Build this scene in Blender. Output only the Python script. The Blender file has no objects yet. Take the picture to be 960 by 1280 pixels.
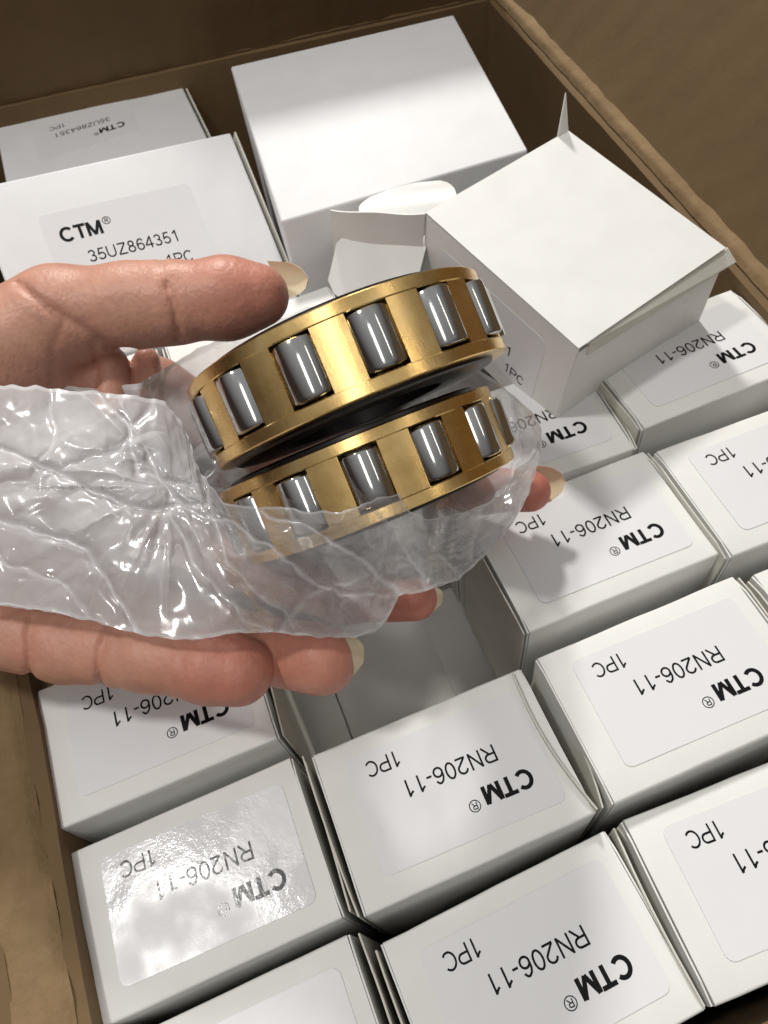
import bpy, bmesh, math, random
import numpy as np
from mathutils import Vector, Matrix, noise

# ------------------------------------------------------------------ camera, world, lamps
U = 0.01                                    # everything below is written in centimetres
FPX, PITCH, ROLL, CAMH = 947.56, 0.5742, -0.193587, 20.1537
sc = bpy.context.scene
col = sc.collection
_cx, _sx, _cr, _sr = math.cos(PITCH), math.sin(PITCH), math.cos(ROLL), math.sin(ROLL)
CM = np.array([[1, 0, 0], [0, _cx, -_sx], [0, _sx, _cx]]) @ np.array([[_cr, -_sr, 0], [_sr, _cr, 0], [0, 0, 1]])
CP = np.array([0, 0, CAMH])
cam = bpy.data.cameras.new('camera')
cam.sensor_fit = 'VERTICAL'; cam.sensor_height = 36; cam.sensor_width = 27
cam.lens = FPX / 1280 * 36
cam.clip_start = 0.005; cam.clip_end = 60
cam.dof.use_dof = True; cam.dof.focus_distance = 0.165; cam.dof.aperture_fstop = 45
co = bpy.data.objects.new('camera', cam); col.objects.link(co)
m4 = Matrix([list(CM[i]) + [0] for i in range(3)] + [[0, 0, 0, 1]])
co.matrix_world = Matrix.Translation(Vector(CP * U)) @ m4
sc.camera = co

w = bpy.data.worlds.new('World'); sc.world = w; w.use_nodes = True
nt = w.node_tree; bg = nt.nodes['Background']
# a dim warm room: pale ceiling, darker walls
tc = nt.nodes.new('ShaderNodeTexCoord'); sp = nt.nodes.new('ShaderNodeSeparateXYZ')
nt.links.new(tc.outputs['Generated'], sp.inputs[0])
rp = nt.nodes.new('ShaderNodeValToRGB')
rp.color_ramp.elements[0].position = 0.62; rp.color_ramp.elements[0].color = (0.050, 0.036, 0.032, 1)
rp.color_ramp.elements[1].position = 0.95; rp.color_ramp.elements[1].color = (0.42, 0.415, 0.41, 1)
ma = nt.nodes.new('ShaderNodeMath'); ma.operation = 'MULTIPLY_ADD'; ma.inputs[1].default_value = 0.5; ma.inputs[2].default_value = 0.5
nt.links.new(sp.outputs['Z'], ma.inputs[0]); nt.links.new(ma.outputs[0], rp.inputs[0]); nt.links.new(rp.outputs[0], bg.inputs[0])
bg.inputs[1].default_value = 1.02

def lamp(name, direction, dist, size, power, color, tube=None, along=None):
    l = bpy.data.lights.new(name, 'AREA'); l.energy = power; l.color = color
    o = bpy.data.objects.new(name, l); col.objects.link(o)
    d = Vector(direction).normalized()
    o.location = Vector((0.0, 0.10, 0.05)) + d * dist
    if tube:
        l.shape = 'RECTANGLE'; l.size = tube; l.size_y = size
        y_ = Vector(along); y_ = (y_ - d * y_.dot(d)).normalized(); x_ = y_.cross(d)
        o.rotation_euler = Matrix([[x_[k], y_[k], d[k]] for k in range(3)]).to_euler()
    else:
        l.shape = 'DISK'; l.size = size
        o.rotation_euler = d.to_track_quat('Z', 'Y').to_euler()
    return o
AX = (0.19, -0.80, -0.58)
lamp('ceiling_lamp', (-0.505, 0.025, 1.25), 1.35, 0.12, 6.3, (1.0, 0.975, 0.93))
lamp('ceiling_lamp', (0.02, 1.28, 1.08), 1.68, 0.17, 20.5, (1.0, 0.965, 0.915))
lamp('tube_lamp', (-0.03, -0.52, 0.85), 2.2, 1.1, 6.2, (1.0, 0.97, 0.92), 0.34, AX)
lamp('tube_lamp', (0.66, -0.18, 0.72), 2.4, 1.2, 2.2, (1.0, 0.93, 0.84), 0.06, AX)

sc.view_settings.view_transform = 'Standard'; sc.view_settings.look = 'None'
sc.view_settings.exposure = 0.0; sc.view_settings.gamma = 1.0
sc.cycles.max_bounces = 10; sc.cycles.transparent_max_bounces = 16
sc.cycles.transmission_bounces = 6; sc.cycles.diffuse_bounces = 4; sc.cycles.glossy_bounces = 4
sc.cycles.use_denoising = True
sc.cycles.caustics_reflective = False; sc.cycles.caustics_refractive = False
try: sc.cycles.use_adaptive_sampling = True
except Exception: pass

def un(x, y, d):                            # photograph pixel + distance (cm) -> place in the scene
    return CP + CM @ np.array([(x - 480) / FPX * d, -(y - 640) / FPX * d, -d])
def uz(x, y, z):
    v = CM @ np.array([(x - 480) / FPX, -(y - 640) / FPX, -1.0])
    return CP + v * ((z - CAMH) / v[2])

# ------------------------------------------------------------------ materials
def mat(name, base, rough=0.5, metal=0.0, **kw):
    m = bpy.data.materials.new(name); m.use_nodes = True
    b = m.node_tree.nodes['Principled BSDF']
    b.inputs['Base Color'].default_value = (*base, 1); b.inputs['Roughness'].default_value = rough
    b.inputs['Metallic'].default_value = metal
    for k, v in kw.items(): b.inputs[k.replace('_', ' ')].default_value = v
    return m
def node(m, t, **kw):
    n = m.node_tree.nodes.new(t)
    for k, v in kw.items():
        if k in n.inputs.keys(): n.inputs[k].default_value = v
        else: setattr(n, k, v)
    return n
def tex(m, scale, detail=4, rough=0.55, coord='Object', stretch=None):
    t = node(m, 'ShaderNodeTexCoord'); n = node(m, 'ShaderNodeTexNoise')
    n.inputs['Scale'].default_value = scale; n.inputs['Detail'].default_value = detail; n.inputs['Roughness'].default_value = rough
    if stretch:
        mp = node(m, 'ShaderNodeMapping'); mp.inputs['Scale'].default_value = stretch
        m.node_tree.links.new(t.outputs[coord], mp.inputs[0]); m.node_tree.links.new(mp.outputs[0], n.inputs[0])
    else: m.node_tree.links.new(t.outputs[coord], n.inputs[0])
    return n
def bump(m, src, strength, dist, prev=None):
    b = node(m, 'ShaderNodeBump'); b.inputs['Strength'].default_value = strength; b.inputs['Distance'].default_value = dist
    m.node_tree.links.new(src, b.inputs['Height'])
    if prev: m.node_tree.links.new(prev.outputs[0], b.inputs['Normal'])
    m.node_tree.links.new(b.outputs[0], m.node_tree.nodes['Principled BSDF'].inputs['Normal'])
    return b
def ramp(m, src, stops, to='Base Color'):
    r = node(m, 'ShaderNodeValToRGB')
    e = r.color_ramp.elements
    while len(e) < len(stops): e.new(0.5)
    for i, (p, c) in enumerate(stops):
        e[i].position = p; e[i].color = (*c, 1) if len(c) == 3 else c
    m.node_tree.links.new(src, r.inputs[0])
    if to: m.node_tree.links.new(r.outputs[0], m.node_tree.nodes['Principled BSDF'].inputs[to])
    return r

def paper(name, c1, c2, rough=0.45):
    m = mat(name, c1, rough)
    n = tex(m, 55, 5, 0.6); ramp(m, n.outputs[0], [(0.35, c1), (0.7, c2)])
    n2 = tex(m, 30, 2); n3 = tex(m, 900, 3)
    b = bump(m, n2.outputs[0], 0.35, 0.0012); bump(m, n3.outputs[0], 0.10, 0.0001, b)
    return m
M_white = paper('white_card', (0.78, 0.78, 0.755), (0.74, 0.74, 0.715), 0.55)
M_white2 = paper('white_card_smooth', (0.76, 0.76, 0.77), (0.72, 0.72, 0.73), 0.62)
M_raw = paper('raw_card_edge', (0.66, 0.645, 0.58), (0.58, 0.56, 0.50), 0.8)
M_label = mat('label_paper', (0.745, 0.745, 0.758), 0.36, 0.0, Specular_IOR_Level=0.5)
n = tex(M_label, 600, 4, 0.7); b = bump(M_label, n.outputs[0], 0.25, 0.00006)
n = tex(M_label, 40, 2, 0.5); bump(M_label, n.outputs[0], 0.35, 0.0010, b)
M_label2 = mat('glossy_label_film', (0.735, 0.735, 0.75), 0.13, 0.0, Specular_IOR_Level=0.6)
n = tex(M_label2, 520, 4, 0.7); b = bump(M_label2, n.outputs[0], 0.7, 0.00010)
n = tex(M_label2, 34, 3, 0.6); ramp(M_label2, n.outputs[0], [(0.40, (0.42,) * 3), (0.58, (0.12,) * 3)], 'Roughness')
n = tex(M_label2, 40, 2, 0.5); bump(M_label2, n.outputs[0], 0.5, 0.0012, b)
M_ink2 = mat('glossy_black_ink', (0.012, 0.012, 0.014), 0.2)
n = tex(M_ink2, 420, 3, 0.6); bump(M_ink2, n.outputs[0], 0.6, 0.00010)
M_ink = mat('black_ink', (0.004, 0.004, 0.005), 0.55, 0.0, Specular_IOR_Level=0.15)
M_kraft = mat('kraft_board', (0.30, 0.19, 0.10), 0.85)
n = tex(M_kraft, 9, 6, 0.65); ramp(M_kraft, n.outputs[0], [(0.3, (0.125, 0.076, 0.032)), (0.55, (0.160, 0.100, 0.044)), (0.75, (0.19, 0.122, 0.056))])
n1 = tex(M_kraft, 14, 4, 0.6); n2 = tex(M_kraft, 500, 3)
b = bump(M_kraft, n1.outputs[0], 0.4, 0.003); b = bump(M_kraft, n2.outputs[0], 0.25, 0.0003, b)
wv = node(M_kraft, 'ShaderNodeTexWave', wave_type='BANDS', bands_direction='DIAGONAL'); wv.inputs['Scale'].default_value = 42; wv.inputs['Distortion'].default_value = 0.6; wv.inputs['Detail'].default_value = 1
tcw = node(M_kraft, 'ShaderNodeTexCoord'); mpw = node(M_kraft, 'ShaderNodeMapping'); mpw.inputs['Scale'].default_value = (1, 1, 0)
M_kraft.node_tree.links.new(tcw.outputs['Object'], mpw.inputs[0]); M_kraft.node_tree.links.new(mpw.outputs[0], wv.inputs['Vector'])
bump(M_kraft, wv.outputs['Fac'], 0.22, 0.0005, b)
M_kraft_worn = mat('worn_kraft_fold', (0.40, 0.28, 0.16), 0.9)
n = tex(M_kraft_worn, 40, 6, 0.7, 'Object', (1, 1, 1)); ramp(M_kraft_worn, n.outputs[0], [(0.3, (0.17, 0.108, 0.05)), (0.6, (0.24, 0.16, 0.08)), (0.8, (0.30, 0.21, 0.115))])
n1 = tex(M_kraft_worn, 60, 5, 0.7); bump(M_kraft_worn, n1.outputs[0], 0.6, 0.0022)
M_brass = mat('brass', (0.72, 0.50, 0.2), 0.27, 1.0)
n = tex(M_brass, 90, 5, 0.65); ramp(M_brass, n.outputs[0], [(0.25, (0.76, 0.50, 0.18)), (0.6, (0.87, 0.615, 0.26)), (0.8, (0.92, 0.72, 0.39))])
ramp(M_brass, n.outputs[0], [(0.3, (0.20,) * 3), (0.7, (0.34,) * 3)], 'Roughness')
n1 = tex(M_brass, 500, 5, 0.75, 'Object', (1, 1, .35)); n2 = tex(M_brass, 40, 2)
b = bump(M_brass, n1.outputs[0], 0.22, 0.00016); bump(M_brass, n2.outputs[0], 0.12, 0.0006, b)
M_steel = mat('polished_steel', (0.52, 0.53, 0.52), 0.10, 1.0)
n = tex(M_steel, 120, 3); ramp(M_steel, n.outputs[0], [(0.3, (0.09,) * 3), (0.8, (0.16,) * 3)], 'Roughness')
n2 = tex(M_steel, 60, 2); bump(M_steel, n2.outputs[0], 0.10, 0.0005)
M_dark = mat('dark_oiled_steel', (0.05, 0.047, 0.045), 0.34, 1.0)
n = tex(M_dark, 60, 4); bump(M_dark, n.outputs[0], 0.15, 0.0008)
M_table = mat('grey_tabletop', (0.20, 0.19, 0.18), 0.6)
n = tex(M_table, 8, 5); ramp(M_table, n.outputs[0], [(0.3, (0.16, 0.15, 0.14)), (0.7, (0.24, 0.23, 0.22))])

M_skin = mat('skin', (0.55, 0.27, 0.18), 0.46, 0.0, Specular_IOR_Level=0.38)
bs = M_skin.node_tree.nodes['Principled BSDF']
bs.inputs['Subsurface Weight'].default_value = 0.18; bs.inputs['Subsurface Radius'].default_value = (1.0, 0.35, 0.18); bs.inputs['Subsurface Scale'].default_value = 0.003
at = node(M_skin, 'ShaderNodeAttribute', attribute_name='flush')
rs = ramp(M_skin, at.outputs['Fac'], [(0.0, (0.60, 0.345, 0.25)), (0.5, (0.57, 0.27, 0.195)), (1.0, (0.50, 0.155, 0.115))], None)
n = tex(M_skin, 75, 6, 0.75); r2 = ramp(M_skin, n.outputs[0], [(0.3, (0.82, 0.74, 0.74)), (0.7, (1.10, 1.09, 1.08))], None)
mx = node(M_skin, 'ShaderNodeMix', data_type='RGBA', blend_type='MULTIPLY'); mx.inputs['Factor'].default_value = 1
M_skin.node_tree.links.new(rs.outputs[0], mx.inputs[6]); M_skin.node_tree.links.new(r2.outputs[0], mx.inputs[7])
M_skin.node_tree.links.new(mx.outputs[2], bs.inputs['Base Color'])
n1 = tex(M_skin, 260, 4, 0.65, 'Object', (1.6, 0.9, 1)); v1 = node(M_skin, 'ShaderNodeTexVoronoi'); v1.inputs['Scale'].default_value = 900
tcn = node(M_skin, 'ShaderNodeTexCoord'); M_skin.node_tree.links.new(tcn.outputs['Object'], v1.inputs['Vector'])
n4 = tex(M_skin, 380, 3, 0.6, 'Object', (2.2, 0.7, 0.8)); b0 = bump(M_skin, n1.outputs[0], 0.35, 0.0005); b = bump(M_skin, n4.outputs[0], 0.40, 0.00028, b0); bump(M_skin, v1.outputs['Distance'], 0.35, 0.0002, b)
M_nail = mat('fingernail', (0.64, 0.55, 0.38), 0.18)
M_nail.node_tree.nodes['Principled BSDF'].inputs['Subsurface Weight'].default_value = 0.3
M_nail.node_tree.nodes['Principled BSDF'].inputs['Subsurface Scale'].default_value = 0.001

# thin polythene: part see-through, part milky, shiny
M_bag = bpy.data.materials.new('clear_polythene'); M_bag.use_nodes = True
t = M_bag.node_tree; pb = t.nodes['Principled BSDF']
pb.inputs['Base Color'].default_value = (0.93, 0.92, 0.93, 1); pb.inputs['Roughness'].default_value = 0.30
pb.inputs['Specular IOR Level'].default_value = 0.5
tl = t.nodes.new('ShaderNodeBsdfTranslucent'); tl.inputs[0].default_value = (0.86, 0.85, 0.87, 1)
mx1 = t.nodes.new('ShaderNodeMixShader'); mx1.inputs[0].default_value = 0.30
tr = t.nodes.new('ShaderNodeBsdfTransparent'); tr.inputs[0].default_value = (0.97, 0.97, 0.97, 1)
mx2 = t.nodes.new('ShaderNodeMixShader')
t.links.new(pb.outputs[0], mx1.inputs[1]); t.links.new(tl.outputs[0], mx1.inputs[2])
t.links.new(tr.outputs[0], mx2.inputs[1]); t.links.new(mx1.outputs[0], mx2.inputs[2])
gl = t.nodes.new('ShaderNodeBsdfGlossy'); gl.inputs['Roughness'].default_value = 0.13; gl.inputs[0].default_value = (1, 1, 1, 1)
fr = t.nodes.new('ShaderNodeLayerWeight'); fr.inputs[0].default_value = 0.35
mx3 = t.nodes.new('ShaderNodeMixShader')
fm = t.nodes.new('ShaderNodeMath'); fm.operation = 'MULTIPLY_ADD'; fm.inputs[1].default_value = 0.24; fm.inputs[2].default_value = 0.02
t.links.new(fr.outputs['Fresnel'], fm.inputs[0]); t.links.new(fm.outputs[0], mx3.inputs[0])
t.links.new(mx2.outputs[0], mx3.inputs[1]); t.links.new(gl.outputs[0], mx3.inputs[2])
t.links.new(mx3.outputs[0], t.nodes['Material Output'].inputs[0])
hz = t.nodes.new('ShaderNodeAttribute'); hz.attribute_name = 'milk'
nz = tex(M_bag, 55, 5, 0.65)
fa = t.nodes.new('ShaderNodeMath'); fa.operation = 'MULTIPLY_ADD'; fa.inputs[1].default_value = 0.30
fc = t.nodes.new('ShaderNodeMath'); fc.operation = 'SUBTRACT'; fc.inputs[1].default_value = 0.15; fc.use_clamp = True
t.links.new(nz.outputs[0], fa.inputs[0]); t.links.new(hz.outputs['Fac'], fa.inputs[2]); t.links.new(fa.outputs[0], fc.inputs[0]); t.links.new(fc.outputs[0], mx2.inputs[0])
nb = tex(M_bag, 80, 4, 0.6)
bb = t.nodes.new('ShaderNodeBump'); bb.inputs['Strength'].default_value = 0.05; bb.inputs['Distance'].default_value = 0.0006
t.links.new(nb.outputs[0], bb.inputs['Height'])
for nn in (pb, gl, fr): t.links.new(bb.outputs[0], nn.inputs['Normal'])

# ------------------------------------------------------------------ helpers
def mesh_obj(name, verts, faces, m, parent=None, smooth=False, bevel=0, segs=2):
    me = bpy.data.meshes.new(name)
    me.from_pydata([tuple(np.asarray(v, float) * U) for v in verts], [], faces)
    me.validate(); me.materials.append(m)
    bm = bmesh.new(); bm.from_mesh(me)
    bmesh.ops.recalc_face_normals(bm, faces=bm.faces)
    if bevel: bmesh.ops.bevel(bm, geom=bm.edges[:], offset=bevel * U, segments=segs, affect='EDGES', profile=0.5)
    bm.to_mesh(me); bm.free()
    if smooth: me.shade_smooth()
    o = bpy.data.objects.new(name, me); col.objects.link(o)
    if parent: o.parent = parent
    return o
def empty(name, loc=(0, 0, 0), rot=None):
    o = bpy.data.objects.new(name, None); col.objects.link(o)
    o.empty_display_size = 0.01
    o.location = Vector(loc) * U
    if rot is not None: o.rotation_euler = rot.to_euler() if isinstance(rot, Matrix) else rot
    return o
def tag(o, label=None, cat=None, group=None, kind=None):
    if label: o['label'] = label
    if cat: o['category'] = cat
    if group: o['group'] = group
    if kind: o['kind'] = kind
    return o
BOXF = [(0, 1, 2, 3), (7, 6, 5, 4), (0, 4, 5, 1), (1, 5, 6, 2), (2, 6, 7, 3), (3, 7, 4, 0)]
def boxv(x0, x1, y0, y1, z0, z1):
    return [(x0, y0, z0), (x1, y0, z0), (x1, y1, z0), (x0, y1, z0), (x0, y0, z1), (x1, y0, z1), (x1, y1, z1), (x0, y1, z1)]
def sheet(name, pts, thick, m, parent, nu=1, bevel=0, up=None):
    """a thin board bounded by a planar outline pts (3d), given thickness along its normal"""
    P = [np.array(p, float) for p in pts]
    nrm = np.cross(P[1] - P[0], P[-1] - P[0]); nrm /= np.linalg.norm(nrm)
    if up is not None and np.dot(nrm, up) < 0: nrm = -nrm
    k = len(P); V = P + [p - nrm * thick for p in P]
    F = [tuple(range(k)), tuple(range(2 * k - 1, k - 1, -1))] + [(i, (i + 1) % k, k + (i + 1) % k, k + i) for i in range(k)]
    return mesh_obj(name, V, F, m, parent, bevel=bevel)
def rrect(w_, h_, r, n=5):
    out = []
    for cx, cy, a0 in ((w_ / 2 - r, h_ / 2 - r, 0), (-w_ / 2 + r, h_ / 2 - r, 90), (-w_ / 2 + r, -h_ / 2 + r, 180), (w_ / 2 - r, -h_ / 2 + r, 270)):
        for i in range(n + 1):
            a = math.radians(a0 + 90 * i / n); out.append((cx + r * math.cos(a), cy + r * math.sin(a)))
    return out

def arc_(cx, cy, rx, ry, a0, a1, n=14):
    return [(cx + rx * math.cos(math.radians(a0 + (a1 - a0) * i / n)), cy + ry * math.sin(math.radians(a0 + (a1 - a0) * i / n))) for i in range(n + 1)]
GL = {  # sans-serif letter strokes, cap height 1
 'C': (.93, [arc_(.47, .5, .38, .44, 42, 318, 22)]), 'T': (.80, [[(.02, .93), (.78, .93)], [(.40, .93), (.40, 0)]]),
 'M': (1.02, [[(.12, 0), (.12, 1)], [(.90, 0), (.90, 1)], [(.14, .99), (.51, .04)], [(.88, .99), (.51, .04)]]),
 'R': (.94, [[(.12, 0), (.12, 1)], [(.12, .94), (.52, .94)] + arc_(.54, .715, .23, .225, 90, -90, 10) + [(.12, .49)], [(.46, .48), (.83, 0)]]),
 'N': (.95, [[(.12, 0), (.12, 1)], [(.12, .98), (.76, .02)], [(.76, 0), (.76, 1)]]),
 '2': (.76, [arc_(.37, .69, .27, .26, 170, -32, 12) + [(.09, .07)], [(.06, .06), (.68, .06)]]),
 '0': (.76, [arc_(.37, .5, .26, .45, 0, 360, 26)]),
 '6': (.76, [arc_(.37, .31, .26, .26, 0, 360, 20), [(.62, .77)] + arc_(.40, .66, .20, .29, 55, 100, 4) + [(.22, .84), (.13, .65), (.11, .40)]]),
 '1': (.76, [[(.44, 0), (.44, 1)], [(.44, .98), (.33, .84), (.17, .74)]]), '-': (.44, [[(.05, .37), (.38, .37)]]),
 'P': (.88, [[(.12, 0), (.12, 1)], [(.12, .94), (.50, .94)] + arc_(.52, .70, .25, .24, 90, -90, 10) + [(.12, .46)]]),
 '3': (.76, [arc_(.35, .72, .22, .22, 165, -75, 12) + arc_(.36, .29, .26, .23, 85, -165, 14)]),
 '5': (.76, [[(.61, .94), (.22, .94), (.14, .49)] + arc_(.36, .32, .27, .26, 140, -160, 14)]),
 'U': (.95, [[(.12, 1), (.12, .38)] + arc_(.44, .37, .32, .31, 180, 360, 12) + [(.76, 1)]]),
 'Z': (.82, [[(.08, .94), (.72, .94)], [(.70, .92), (.07, .08)], [(.05, .06), (.76, .06)]]),
 '8': (.76, [arc_(.37, .74, .205, .205, 0, 360, 18), arc_(.37, .285, .26, .235, 0, 360, 20)]),
 '4': (.76, [[(.52, 0), (.52, 1)], [(.51, .97), (.06, .31)], [(.04, .29), (.70, .29)]]),
}
def stroke(pts, w_):
    n_ = len(pts); L, R_ = [], []
    closed = n_ > 3 and math.hypot(pts[0][0] - pts[-1][0], pts[0][1] - pts[-1][1]) < 1e-6
    for i in range(n_):
        a = pts[i - 1] if i > 0 else (pts[-2] if closed else pts[0]); b = pts[i + 1] if i < n_ - 1 else (pts[1] if closed else pts[-1])
        p = pts[i]
        d1 = (p[0] - a[0], p[1] - a[1]); d2 = (b[0] - p[0], b[1] - p[1])
        l1, l2 = math.hypot(*d1), math.hypot(*d2)
        if l1 < 1e-9: d1, l1 = d2, l2
        if l2 < 1e-9: d2, l2 = d1, l1
        n1 = (-d1[1] / l1, d1[0] / l1); n2 = (-d2[1] / l2, d2[0] / l2)
        mx_, my_ = n1[0] + n2[0], n1[1] + n2[1]; ml = math.hypot(mx_, my_) or 1; mx_, my_ = mx_ / ml, my_ / ml
        k = min(1.8, 1 / max(0.35, mx_ * n1[0] + my_ * n1[1])) * w_ / 2
        L.append((p[0] + mx_ * k, p[1] + my_ * k)); R_.append((p[0] - mx_ * k, p[1] - my_ * k))
    V = L + R_; F = [(i, n_ + i, n_ + i + 1, i + 1) for i in range(n_ - 1)]
    return V, F
def print_mesh(lines):
    """lines: (text, x, baseline y, cap height, stroke weight, width factor)"""
    VV, FF = [], []; lay = 0
    for s, x, y, h_, wt, cn in lines:
        cx = x
        for ch in s:
            adv, st = GL[ch]
            for q in st:
                V, F = stroke(q, wt); k = len(VV); lay += 1
                VV += [(cx + v[0] * h_ * cn, y + v[1] * h_, 0.0004 * (lay % 5)) for v in V]; FF += [tuple(i + k for i in f) for f in F]
            cx += adv * h_ * cn
    return VV, FF
def label_print(kind):
    if kind == 'small':
        L = [('CTM', -1.90, 0.44, 0.46, 0.22, 1.06), ('RN206-11', -1.32, -0.44, 0.44, 0.12, 0.96), ('1PC', 1.02, -1.24, 0.42, 0.12, 0.92)]
        rr = (-0.27, 0.80)
    else:
        L = [('CTM', -2.29, 0.62, 0.54, 0.20, 1.02), ('35UZ864351', -1.62, -0.34, 0.46, 0.115, 0.94), ('1PC', 0.95, -1.20, 0.44, 0.115, 0.92)]
        rr = (-0.56, 1.08)
    VV, FF = print_mesh(L)
    n_ = 28
    k = len(VV); V2, F2 = stroke(arc_(rr[0], rr[1], .14, .14, 0, 360, n_), 0.024); VV += [(a, b, 0) for a, b in V2]; FF += [tuple(i + k for i in f) for f in F2]
    V3, F3 = print_mesh([('R', rr[0] - 0.075, rr[1] - 0.085, 0.17, 0.15, 0.95)])
    k = len(VV); VV += V3; FF += [tuple(i + k for i in f) for f in F3]
    return VV, FF
def put_label(parent, origin, ex, ey, w_, h_, kind, lift=0.012, scale=1.0, glossy=False, proto={}):
    """label sheet with its print; origin/ex/ey in the parent's space"""
    ex = np.array(ex, float); ey = np.array(ey, float); nz_ = np.cross(ex, ey); origin = np.array(origin, float)
    mtx = Matrix([[ex[i], ey[i], nz_[i], (origin[i] + nz_[i] * lift) * U] for i in range(3)] + [[0, 0, 0, 1]])
    key = (w_, h_, kind, scale, glossy)
    if key not in proto:
        R_ = rrect(w_, h_, 0.22); n_ = len(R_)
        if kind == 'small': R_ = [(x - 0.02, y) for x, y in R_]
        V = [(x, y, 0) for x, y in R_] + [(x, y, -0.012) for x, y in R_]
        F = [tuple(range(n_))] + [(i, n_ + i, n_ + (i + 1) % n_, (i + 1) % n_) for i in range(n_)]
        a = mesh_obj('label', V, F, M_label2 if glossy else M_label)
        VV, FF = label_print(kind)
        b_ = mesh_obj('print', [(x * scale, y * scale, 0.005 + z_) for x, y, z_ in VV], FF, M_ink2 if glossy else M_ink)
        proto[key] = (a.data, b_.data); bpy.data.objects.remove(a); bpy.data.objects.remove(b_)
    da, db = proto[key]
    o = bpy.data.objects.new('label', da); col.objects.link(o); o.parent = parent; o.matrix_local = mtx
    q = bpy.data.objects.new('print', db); col.objects.link(q); q.parent = o
    return o

# ------------------------------------------------------------------ table and carton
tag(mesh_obj('tabletop', boxv(-90, 90, -60, 110, -17.6, -15.0), BOXF, M_table), kind='structure')
TH = 0.210
EU = np.array([math.cos(TH), math.sin(TH), 0]); EV = np.array([-math.sin(TH), math.cos(TH), 0]); EZ = np.array([0, 0, 1.0])
def uv(u, v, z=0): return EU * u + EV * v + EZ * z

car = empty('shipping_carton', uv(4, 18, -14.9))
car_inv = -np.array(uv(4, 18, -14.9))
tag(car, 'open brown corrugated carton holding all the small white boxes', 'carton')
rnd = random.Random(3)
def board(name, fn, nu, nv, thick, m, amp=0.12, sc_=0.25, seed=0):
    """bent board: fn(s,t) -> point; thickness both sides; wavy like used corrugated board"""
    A = np.array([[fn(i / nu, j / nv) for j in range(nv + 1)] for i in range(nu + 1)], float)
    du = np.gradient(A, axis=0); dv = np.gradient(A, axis=1)
    N = np.cross(du, dv); N /= np.linalg.norm(N, axis=2, keepdims=True)
    for i in range(nu + 1):
        for j in range(nv + 1):
            p = A[i, j]
            k = noise.noise(Vector((p[0] * sc_ + seed, p[1] * sc_, p[2] * sc_))) * amp + noise.noise(Vector((p[0] * sc_ * 4 + seed, p[1] * sc_ * 4, p[2] * sc_ * 4))) * amp * 0.3
            A[i, j] = p + N[i, j] * k
    B = A - N * thick
    off = car_inv
    V = list((A + off).reshape(-1, 3)) + list((B + off).reshape(-1, 3)); k = (nu + 1) * (nv + 1)
    idx = lambda i, j: i * (nv + 1) + j
    F = []
    for i in range(nu):
        for j in range(nv):
            q = (idx(i, j), idx(i + 1, j), idx(i + 1, j + 1), idx(i, j + 1)); F.append(q); F.append(tuple(x + k for x in reversed(q)))
    for i in range(nu):
        for j in (0, nv): F.append((idx(i, j), idx(i + 1, j), idx(i + 1, j) + k, idx(i, j) + k))
    for j in range(nv):
        for i in (0, nu): F.append((idx(i, j), idx(i, j + 1), idx(i, j + 1) + k, idx(i, j) + k))
    o = mesh_obj(name, V, F, m, car); o.data.shade_smooth(); o.data.set_sharp_from_angle(angle=math.radians(50)); return o
def lerp(a, b, t_): return np.array(a) * (1 - t_) + np.array(b) * t_
# inner corners of the carton (centimetres); right and back walls follow the folds seen in the photo
def inner_right(z, y_px=None): pass
RW_A, RW_B = uz(655, 32, 1.0), uz(985, 392, 1.0)       # top of right wall, inner side: far end, near end
LW_A, LW_B = uz(16, 850, 0.6), uz(92, 1290, 0.6)
rdir = (RW_A - RW_B); rdir /= np.linalg.norm(rdir); ldir = (LW_A - LW_B); ldir /= np.linalg.norm(ldir)
R0, R1 = RW_B - rdir * 26, RW_A + rdir * 4.5          # front-right, back-right
L0, L1 = LW_B - ldir * 4, LW_B + ldir * 44           # front-left, back-left
BK0 = uz(0, 128, 1.0); BK1 = uz(480, 22, 1.0); bdir = (BK1 - BK0) / np.linalg.norm(BK1 - BK0)
def isect(p, d, q, e):
    A_ = np.array([[d[0], -e[0]], [d[1], -e[1]]]); s_ = np.linalg.solve(A_, (q - p)[:2]); return p + d * s_[0]
CBR = isect(RW_A, rdir, BK0, bdir); CBL = isect(LW_A, ldir, BK0, bdir)
CFR = uv(17.8, -3.2, 1.0); CFL = uv(-9.6, -3.2, 1.0)
CFR = isect(RW_A, rdir, CFR, EU); CFL = isect(LW_A, ldir, CFL, EU)
for c_ in (CBR, CBL, CFR, CFL): c_[2] = 0
def wall(name, a, b, ztop, amp, seed):
    return board(name, lambda s, t_: lerp(a, b, s) + EZ * (-14.4 + t_ * (ztop + 14.4)), 36, 14, 0.45, M_kraft, amp, 0.2, seed)
out = lambda p, q: np.cross((q - p) / np.linalg.norm(q - p), EZ)
wall('wall', CFR, CBR, 0.9, 0.10, 1); wall('wall', CBR, CBL, 0.9, 0.12, 5)
wall('wall', CBL, CFL, 0.6, 0.10, 9); wall('wall', CFL, CFR, -0.6, 0.15, 13)
mesh_obj('bottom', [tuple(p + car_inv + EZ * dz) for dz in (-14.85, -14.4) for p in (CFL, CFR, CBR, CBL)], BOXF, M_kraft, car)
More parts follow.
